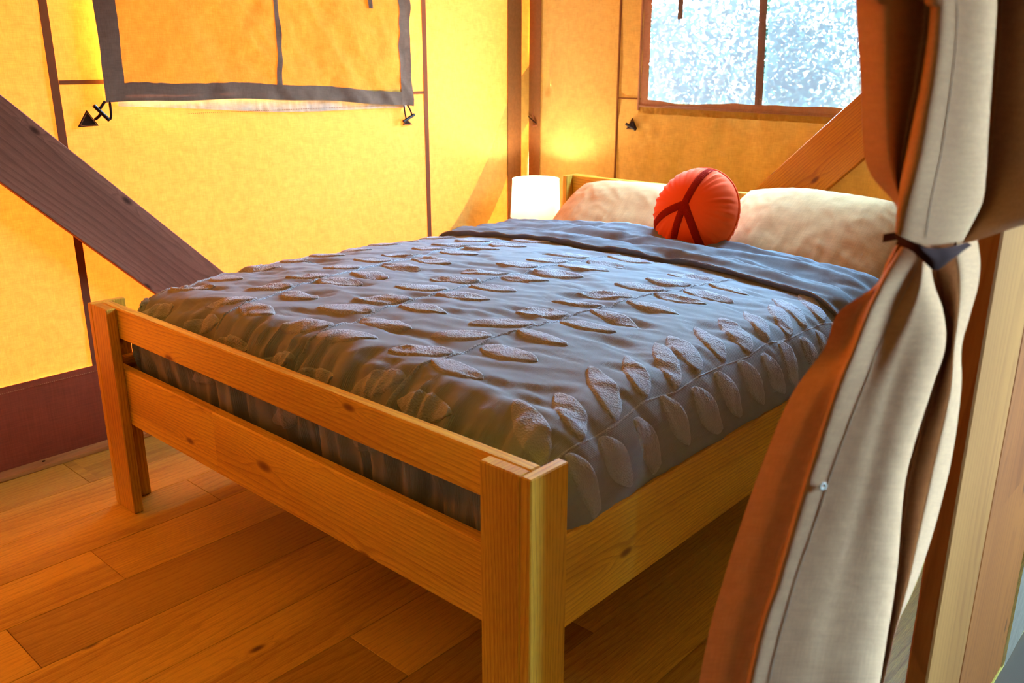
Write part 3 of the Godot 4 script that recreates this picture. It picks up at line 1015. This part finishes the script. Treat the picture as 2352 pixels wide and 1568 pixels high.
# ------------------------------------------------------------------ pillows and cushion
func pillow_mesh(hx: float, hy: float, th: float, sd: float) -> ArrayMesh:
	var sheets := []
	for s in [1.0, -1.0]:
		sheets.append(grid(84, 60, func(u0: float, v0: float):
			var u: float = (u0 * 2.0 - 1.0) * s
			var v: float = v0 * 2.0 - 1.0
			u = sin(u * PI * 0.5) * 0.5 + u * 0.5
			v = sin(v * PI * 0.5) * 0.5 + v * 0.5
			var e := pow(maxf(1.0 - pow(absf(u), 2.6), 0.0), 0.55) * pow(maxf(1.0 - pow(absf(v), 2.6), 0.0), 0.55)
			var x := u * hx * (1.0 - 0.07 * v * v)
			var y := v * hy * (1.0 - 0.05 * u * u)
			var edge := 1.0 - (1.0 - absf(u)) * (1.0 - absf(v))
			var wr := 0.006 * nz_gather.get_noise_2d(u * 0.8 + sd, v * 0.7 + s * 3.0) + 0.0035 * (1.0 - 2.0 * absf(nz_gather.get_noise_2d(u * 2.2 + v * 1.5 + sd, v * 1.3 - u * 1.2))) * edge
			wr += 0.0065 * nz_gather.get_noise_2d(u * 8.0 + sd, v * 0.9) * smoothstep(0.4, -0.8, v) * s
			return Vector3(x, y, s * (th * e) + wr * minf(1.0, e * 2.0)),
			func(u: float, v: float): return Vector2(u * hx * 2.0, v * hy * 2.0)))
	return join(sheets)


func build_pillows() -> void:
	for q in [[Vector3(-1.035, 0.572, -1.745), 0.342, 0.215, 0.098, -52.0, 1.5, 3.0, "plump white pillow at the left of the headboard, beside the lamp"], [Vector3(-0.375, 0.592, -1.720), 0.310, 0.225, 0.112, -48.0, -3.0, 17.0, "plump white pillow at the right of the headboard, partly behind the curtain"]]:
		var t := thing("pillow", q[7], "pillow", q[0], "pillows on the bed")
		t.rotation_degrees = Vector3(q[4], q[5], 0)
		obj("case", pillow_mesh(q[1], q[2], q[3], q[6]), mats.cotton, t)


func cushion_z(x: float, y: float) -> float:
	var r := minf(sqrt(x * x + y * y), 1.0)
	return pow(maxf(1.0 - pow(r, 2.3), 0.0), 0.55)


func build_cushion() -> void:
	var R := 0.142
	var T := 0.088
	var t := thing("round_cushion", "small round orange velvet cushion with a beaded peace sign between the pillows", "cushion", Vector3(-0.655, 0.700, -1.545))
	t.rotation_degrees = Vector3(-20, 2, 0)
	t.rotate_object_local(Vector3(0, 0, 1), deg_to_rad(-12.0))
	for s in [1.0, -1.0]:
		obj("face", grid(120, 26, func(u: float, v: float):
			var a: float = TAU * u * s
			var r: float = sin(v * PI * 0.5)
			var pleat: float = pow(r, 4.0) * (0.0075 * sin(a * 34.0 + 3.0 * nz_fine.get_noise_1d(a * 3.0)) + 0.005 * nz_gather.get_noise_1d(a * 8.0))
			return Vector3(cos(a) * r * R, sin(a) * r * R, s * (T * cushion_z(cos(a) * r, sin(a) * r) + pleat * minf(1.0, (1.0 - r) * 9.0 + 0.25))),
			func(u: float, v: float): return Vector2(u, v)), mats.velvet, t)
	var rim := []
	for k in 25:
		rim.append(Vector3(cos(k * TAU / 24.0), sin(k * TAU / 24.0), 0.0) * R)
	obj("seam", tube(rim, 0.004, 6, 96), mats.velvet, t)
	# the peace sign, as beaded bands laid on the front
	var bars := [
		[Vector2(0.0, 0.985), Vector2(0.0, 0.5), Vector2(0.0, 0.0)],
		[Vector2(0.0, 0.10), Vector2(0.0, -0.42), Vector2(0.0, -0.97)],
		[Vector2(0.0, 0.06), Vector2(-0.38, -0.24), Vector2(-0.74, -0.64)],
		[Vector2(0.0, 0.06), Vector2(0.34, -0.30), Vector2(0.66, -0.72)],
	]
	for b in bars:
		var pts := [Vector3(b[0].x, b[0].y, 0), Vector3(b[1].x, b[1].y, 0), Vector3(b[2].x, b[2].y, 0)]
		obj("peace_band", grid(44, 8, func(u: float, v: float):
			var p := spline(pts, u)
			var d := (spline(pts, minf(u + 0.02, 1.0)) - spline(pts, maxf(u - 0.02, 0.0))).normalized()
			var s := v * 2.0 - 1.0
			p += Vector3(-d.y, d.x, 0) * s * 0.088
			var l := p.length()
			if l > 0.99:
				p *= 0.99 / l
			var z := T * cushion_z(p.x, p.y) + 0.0005 + 0.0032 * pow(1.0 - s * s, 0.4) + 0.0008 * nz_fine.get_noise_2d(p.x * 60.0, p.y * 60.0)
			return Vector3(p.x * R * 1.006, p.y * R * 1.006, z), func(u: float, v: float): return Vector2(u * 0.14, v * 0.026)), mats.beads, t)


# ------------------------------------------------------------------ lamp on its little table
func build_lamp() -> void:
	var tb := thing("bedside_table", "small pale bedside table in the corner behind the bed", "table", Vector3(-1.70, 0, -1.975))
	beam("top", Vector3(-0.165, 0.385, -0.165), Vector3(0.165, 0.405, 0.165), 0, mats.pine_pale, tb, 0.003)
	for sx in [-1, 1]:
		for sz in [-1, 1]:
			beam("leg", Vector3(sx * 0.14 - 0.015, 0, sz * 0.14 - 0.015), Vector3(sx * 0.14 + 0.015, 0.385, sz * 0.14 + 0.015), 1, mats.pine_pale, tb, 0.002)
	for sz in [-1, 1]:
		beam("apron", Vector3(-0.124, 0.335, sz * 0.14 - 0.008), Vector3(0.124, 0.384, sz * 0.14 + 0.008), 0, mats.pine_pale, tb, 0.002)
	var l := thing("table_lamp", "lit table lamp with a white drum shade beside the bed", "lamp", Vector3(-1.680, 0.4055, -1.97))
	obj("base", lathe([Vector2(0.0, 0.0), Vector2(0.062, 0.0), Vector2(0.065, 0.003), Vector2(0.062, 0.010), Vector2(0.02, 0.016), Vector2(0.009, 0.024), Vector2(0.0, 0.024)]), mats.cream, l)
	obj("pole", lathe([Vector2(0.0085, 0.02), Vector2(0.0085, 0.150), Vector2(0.016, 0.152), Vector2(0.016, 0.185), Vector2(0.0, 0.187)], 20), mats.cream, l)
	var prof := [Vector2(0.1065, 0.113), Vector2(0.1072, 0.116), Vector2(0.1064, 0.121), Vector2(0.0990, 0.268), Vector2(0.0995, 0.272), Vector2(0.0990, 0.275), Vector2(0.0978, 0.275), Vector2(0.0970, 0.268), Vector2(0.1048, 0.119), Vector2(0.1053, 0.113), Vector2(0.1065, 0.113)]
	obj("shade", lathe(prof, 64), mats.lamp_shade, l)
	obj("shade_ring", lathe([Vector2(0.024, 0.186), Vector2(0.024, 0.189), Vector2(0.016, 0.189), Vector2(0.016, 0.186), Vector2(0.024, 0.186)], 24), mats.cream, l)
	for k in 3:
		var a := k * TAU / 3.0
		obj("spoke", tube([Vector3(cos(a) * 0.02, 0.187, sin(a) * 0.02), Vector3(cos(a) * 0.06, 0.187, sin(a) * 0.06), Vector3(cos(a) * 0.1015, 0.187, sin(a) * 0.1015)], 0.0015, 6), mats.cream, l)
	var sp := SphereMesh.new()
	sp.radius = 0.026
	sp.height = 0.056
	obj("bulb", sp, mats.bulb, l, Vector3(0, 0.214, 0))
	var o := OmniLight3D.new()
	o.name = "bulb_light"
	o.light_color = Color(1.0, 0.94, 0.86)
	o.light_energy = 0.24
	o.light_size = 0.024
	o.omni_range = 8.0
	o.omni_attenuation = 2.0
	o.shadow_enabled = true
	o.position = Vector3(0, 0.214, 0)
	l.add_child(o)


# ------------------------------------------------------------------ toggles that hold the flaps
func prism(pts: Array, z0: float, z1: float) -> ArrayMesh:
	var st := begin()
	var c := Vector3.ZERO
	for p in pts:
		c += Vector3(p.x, p.y, 0) / pts.size()
	for i in pts.size():
		var a: Vector2 = pts[i]
		var b: Vector2 = pts[(i + 1) % pts.size()]
		for z in [z0, z1]:
			tri(st, Vector3(c.x, c.y, z), Vector3(a.x, a.y, z), Vector3(b.x, b.y, z), Vector2.ZERO, a, b, Vector3(0, 0, z - (z0 + z1) * 0.5))
		var out := Vector3((a.x + b.x) * 0.5 - c.x, (a.y + b.y) * 0.5 - c.y, 0)
		tri(st, Vector3(a.x, a.y, z0), Vector3(b.x, b.y, z0), Vector3(b.x, b.y, z1), a, b, b, out)
		tri(st, Vector3(a.x, a.y, z0), Vector3(b.x, b.y, z1), Vector3(a.x, a.y, z1), a, b, a, out)
	return st.commit()


# local x runs along the wall to the viewer's right, local z into the room
func fastener(label: String, at: Vector3, turn: float, tri_pts: Array, bar: Array, cords: Array) -> void:
	var t := thing("toggle_fastener", label, "fastener", at)
	t.rotation.y = turn
	obj("patch", prism(tri_pts, 0.001, 0.0045), mats.webbing_dark, t)
	var c: Vector2 = (tri_pts[0] + tri_pts[1] + tri_pts[2]) / 3.0
	var inner := []
	for p in tri_pts:
		inner.append(c + (p - c) * 0.80)
	inner.append(inner[0])
	var line := []
	for i in 3:
		line.append(tube([Vector3(inner[i].x, inner[i].y, 0.0048), Vector3(inner[i].x, inner[i].y, 0.0048).lerp(Vector3(inner[i + 1].x, inner[i + 1].y, 0.0048), 0.5), Vector3(inner[i + 1].x, inner[i + 1].y, 0.0048)], 0.0006, 5))
	obj("stitching", join(line), mats.thread, t)
	if bar.size():
		var b0: Vector3 = bar[0]
		var b1: Vector3 = bar[1]
		obj("toggle_bar", tube([b0, b0.lerp(b1, 0.12), b0.lerp(b1, 0.5), b0.lerp(b1, 0.88), b1], 0.0058, 10, 24), mats.plastic, t)
	for cd in cords:
		obj("cord", tube(cd, 0.0042, 6, 0, 0.6), mats.webbing_dark, t)


func build_fasteners() -> void:
	var lt := PI * 0.5
	# on the left wall local x points to -z
	fastener("black triangle toggle at the near lower corner of the window flap", Vector3(XL + 0.006, 0.972, -0.206), lt,
		[Vector2(0.0, 0.0), Vector2(0.031, 0.046), Vector2(0.060, 0.001)],
		[Vector3(0.044, 0.060, 0.024), Vector3(0.084, 0.016, 0.024)],
		[[Vector3(0.046, 0.018, 0.010), Vector3(0.056, 0.028, 0.020), Vector3(0.064, 0.038, 0.022)], [Vector3(0.056, 0.044, 0.024), Vector3(0.066, 0.058, 0.028), Vector3(0.078, 0.072, 0.028)], [Vector3(0.083, 0.018, 0.026), Vector3(0.088, 0.030, 0.030), Vector3(0.090, 0.072, 0.028)]])
	fastener("black triangle toggle at the far lower corner of the window flap", Vector3(XL + 0.006, 0.917, -1.431), lt,
		[Vector2(0.004, 0.0), Vector2(0.020, 0.026), Vector2(0.036, 0.026), Vector2(0.052, -0.001)].slice(0, 2) + [Vector2(0.052, -0.001)],
		[Vector3(-0.010, 0.014, 0.022), Vector3(0.048, 0.038, 0.022)],
		[[Vector3(0.004, 0.022, 0.024), Vector3(-0.004, 0.046, 0.026), Vector3(-0.006, 0.076, 0.024)], [Vector3(0.034, 0.036, 0.024), Vector3(0.022, 0.056, 0.028), Vector3(0.010, 0.078, 0.024)]])
	fastener("black triangle toggle sewn on the back wall under the bright window", Vector3(-1.376, 0.887, ZB + 0.006), 0.0,
		[Vector2(0.0, 0.0), Vector2(0.028, 0.046), Vector2(0.054, 0.001)],
		[Vector3(0.006, 0.022, 0.014), Vector3(0.058, 0.002, 0.020)],
		[[Vector3(0.028, 0.030, 0.006), Vector3(0.044, 0.024, 0.018), Vector3(0.056, 0.004, 0.022)]])
	var t := thing("corner_tie", "short brown tie knotted at the back corner above the lamp", "tie", Vector3(-1.868, 0.894, ZB + 0.016))
	obj("cord", tube([Vector3(-0.036, 0.026, 0), Vector3(-0.012, 0.012, 0.004), Vector3(0.010, 0.0, 0.006), Vector3(0.018, -0.006, 0.004)], 0.0022, 6), mats.webbing_dark, t)
	obj("knot", tube([Vector3(-0.004, -0.016, 0.002), Vector3(0.008, -0.013, 0.007), Vector3(0.020, -0.014, 0.003)], 0.005, 8), mats.webbing, t)
	obj("tail", tube([Vector3(0.006, 0.004, 0.003), Vector3(-0.004, 0.03, 0.004), Vector3(0.004, 0.058, 0.002)], 0.0012, 6), mats.webbing, t)


# ------------------------------------------------------------------ the curtain in the doorway
func loft(ribs: Array, n_across: int, n_down: int, thick: float) -> ArrayMesh:
	# ribs run down the cloth from left to right; smooth across and along
	var f := func(u: float, v: float) -> Vector3:
		var row := []
		for r in ribs:
			row.append(spline(r, v))
		return spline(row, u)
	return grid(n_across, n_down, f, func(u: float, v: float): return Vector2(u * 0.5, v * 2.1))


func build_curtain() -> void:
	var lower := [
		[V(0.488, 0.995, 0.032), V(0.480, 0.972, 0.036), V(0.472, 0.947, 0.036), V(0.441, 0.914, 0.042), V(0.433, 0.876, 0.047), V(0.416, 0.828, 0.077), V(0.399, 0.738, 0.102), V(0.384, 0.624, 0.127), V(0.374, 0.496, 0.146), V(0.352, 0.030, 0.182)],
		[V(0.493, 0.997, 0.043), V(0.486, 0.974, 0.043), V(0.477, 0.949, 0.043), V(0.453, 0.913, 0.028), V(0.450, 0.878, 0.037), V(0.443, 0.837, 0.082), V(0.428, 0.750, 0.107), V(0.416, 0.638, 0.129), V(0.405, 0.514, 0.148), V(0.381, 0.030, 0.190)],
		[V(0.491, 0.994, 0.027), V(0.483, 0.972, 0.031), V(0.476, 0.948, 0.037), V(0.469, 0.920, 0.045), V(0.464, 0.886, 0.058), V(0.459, 0.840, 0.079), V(0.449, 0.754, 0.100), V(0.437, 0.643, 0.120), V(0.426, 0.520, 0.139), V(0.401, 0.030, 0.182)],
		[V(0.497, 0.997, 0.037), V(0.494, 0.978, 0.058), V(0.490, 0.957, 0.073), V(0.484, 0.930, 0.083), V(0.479, 0.897, 0.092), V(0.471, 0.851, 0.105), V(0.461, 0.767, 0.123), V(0.450, 0.659, 0.142), V(0.439, 0.539, 0.161), V(0.414, 0.030, 0.204)],
		[V(0.506, 0.997, 0.031), V(0.508, 0.977, 0.037), V(0.505, 0.954, 0.043), V(0.498, 0.927, 0.055), V(0.493, 0.894, 0.066), V(0.487, 0.848, 0.082), V(0.476, 0.765, 0.105), V(0.464, 0.657, 0.126), V(0.453, 0.537, 0.144), V(0.428, 0.030, 0.189)],
		[V(0.509, 0.997, 0.026), V(0.513, 0.977, 0.033), V(0.516, 0.955, 0.039), V(0.515, 0.928, 0.041), V(0.510, 0.894, 0.049), V(0.504, 0.846, 0.060), V(0.499, 0.761, 0.074), V(0.491, 0.650, 0.087), V(0.484, 0.527, 0.099), V(0.468, 0.030, 0.126)],
		[V(0.509, 0.995, 0.015), V(0.511, 0.973, 0.012), V(0.515, 0.949, 0.004), V(0.525, 0.921, -0.002), V(0.530, 0.886, -0.001), V(0.526, 0.838, 0.011), V(0.520, 0.750, 0.025), V(0.522, 0.632, 0.020), V(0.521, 0.501, 0.022), V(0.518, 0.030, 0.027)],
		[V(0.500, 0.988, -0.028), V(0.499, 0.961, -0.047), V(0.496, 0.929, -0.082), V(0.500, 0.893, -0.108), V(0.500, 0.849, -0.130), V(0.495, 0.792, -0.121), V(0.487, 0.691, -0.107), V(0.490, 0.556, -0.112), V(0.489, 0.406, -0.109), V(0.487, 0.030, -0.106)],
		[V(0.520, 0.991, -0.024), V(0.524, 0.966, -0.040), V(0.525, 0.940, -0.053), V(0.525, 0.908, -0.062), V(0.524, 0.868, -0.071), V(0.526, 0.814, -0.074), V(0.519, 0.710, -0.083), V(0.511, 0.576, -0.089), V(0.500, 0.424, -0.089), V(0.484, 0.030, -0.090)],
		[V(0.524, 0.982, -0.091), V(0.525, 0.955, -0.113), V(0.523, 0.925, -0.129), V(0.521, 0.894, -0.125), V(0.515, 0.850, -0.136), V(0.520, 0.792, -0.144), V(0.517, 0.682, -0.158), V(0.503, 0.541, -0.154), V(0.475, 0.389, -0.125), V(0.437, 0.030, -0.087)]]
	var upper := [
		[V(0.396, 2.100, 0.081), V(0.414, 1.303, 0.049), V(0.422, 1.210, 0.037), V(0.428, 1.152, 0.026), V(0.438, 1.079, 0.019), V(0.449, 1.051, 0.020), V(0.472, 1.023, 0.010), V(0.485, 0.998, 0.017)],
		[V(0.435, 2.100, 0.128), V(0.457, 1.293, 0.090), V(0.465, 1.206, 0.076), V(0.469, 1.152, 0.068), V(0.474, 1.084, 0.055), V(0.478, 1.056, 0.045), V(0.484, 1.026, 0.029), V(0.494, 1.001, 0.031)],
		[V(0.459, 2.100, 0.116), V(0.471, 1.298, 0.041), V(0.476, 1.209, 0.013), V(0.477, 1.152, 0.011), V(0.475, 1.081, 0.014), V(0.475, 1.053, 0.015), V(0.481, 1.025, 0.023), V(0.493, 1.000, 0.022)],
		[V(0.476, 2.100, 0.105), V(0.496, 1.290, 0.082), V(0.503, 1.205, 0.074), V(0.506, 1.153, 0.076), V(0.506, 1.088, 0.084), V(0.506, 1.062, 0.090), V(0.504, 1.036, 0.094), V(0.504, 1.011, 0.094)],
		[V(0.491, 2.100, 0.106), V(0.511, 1.289, 0.072), V(0.518, 1.205, 0.060), V(0.522, 1.153, 0.060), V(0.524, 1.088, 0.065), V(0.524, 1.062, 0.070), V(0.523, 1.035, 0.072), V(0.522, 0.999, 0.069)],
		[V(0.501, 2.100, 0.050), V(0.524, 1.294, 0.021), V(0.533, 1.206, 0.010), V(0.537, 1.152, 0.008), V(0.542, 1.085, 0.006), V(0.544, 1.057, 0.003), V(0.544, 1.030, 0.002), V(0.539, 0.997, 0.019)],
		[V(0.489, 2.100, -0.001), V(0.502, 1.309, -0.072), V(0.507, 1.212, -0.101), V(0.511, 1.152, -0.107), V(0.515, 1.075, -0.115), V(0.516, 1.044, -0.117), V(0.519, 1.015, -0.102), V(0.519, 0.985, -0.043)],
		[V(0.502, 2.100, -0.023), V(0.526, 1.305, -0.064), V(0.535, 1.210, -0.080), V(0.539, 1.152, -0.087), V(0.542, 1.078, -0.091), V(0.541, 1.049, -0.090), V(0.541, 1.021, -0.071), V(0.534, 0.988, -0.039)],
		[V(0.554, 2.100, -0.003), V(0.583, 1.297, -0.052), V(0.593, 1.208, -0.071), V(0.597, 1.152, -0.077), V(0.598, 1.083, -0.078), V(0.596, 1.055, -0.075), V(0.592, 1.033, -0.088), V(0.582, 1.010, -0.090)]]
	var c := thing("curtain", "beige canvas door curtain gathered and tied back in the doorway", "curtain", Vector3(0.40, 0.0, 0.06))
	var lo := obj("lower_drape", loft(lower, 120, 90, 0.0), mats.canvas_curtain, c, -c.position)
	obj("upper_drape", loft(upper, 110, 80, 0.0), mats.canvas_curtain, c, -c.position)
	lo.name = "lower_drape"
	# stitched lines of the hem
	var toward := V(0.8660, 0.0, 0.5000)
	for q in [[lower, 4, 0.02, 0.98], [upper, 4, 0.1, 0.97]]:
		var pts := []
		for k in 13:
			pts.append(spline(q[0][q[1]], lerpf(q[2], q[3], k / 12.0)) + toward * 0.0004)
		obj("hem_stitching", tube(pts, 0.0003, 5, 60), mats.canvas_hem, c, -c.position)
	var ring := grid(28, 8, func(u: float, v: float):
		var a := TAU * u
		var b := -TAU * v
		var r := 0.0030 + 0.0014 * cos(b)
		return Vector3(cos(a) * r, sin(a) * r, 0.0008 + 0.0012 * sin(b)))
	var sn := obj("snap_ring", ring, mats.ring, c, V(0.4714, 0.7602, 0.1125) - c.position + toward * 0.002)
	sn.basis = Basis.looking_at(-toward, Vector3.UP)
	var tops := [V(0.488, 1.003, 0.053), V(0.502, 1.005, 0.067), V(0.513, 1.002, 0.069), V(0.521, 0.996, 0.063), V(0.527, 0.994, 0.052), V(0.534, 0.993, 0.031), V(0.534, 0.990, -0.019)]
	var lows := [V(0.490, 0.992, 0.049), V(0.504, 0.993, 0.064), V(0.514, 0.990, 0.067), V(0.522, 0.981, 0.060), V(0.529, 0.973, 0.048), V(0.537, 0.982, 0.028), V(0.536, 0.986, -0.021)]
	var t := thing("tie_back", "dark brown strap tied round the gathered door curtain", "tie", Vector3(0.52, 0.99, 0.06))
	obj("band", grid(40, 6, func(u: float, v: float): return spline(lows, u).lerp(spline(tops, u), v) + toward * 0.004 * sin(PI * v) - t.position), mats.strap, t)
	obj("back_loop", grid(24, 4, func(u: float, v: float):
		var p: Vector3 = lerp(tops[6], tops[0], u)
		return p - toward * 0.012 + Vector3(-0.01, -0.003 - 0.008 * v, -0.045) * Vector3(sin(PI * u), 1, sin(PI * u)) - t.position), mats.strap, t)
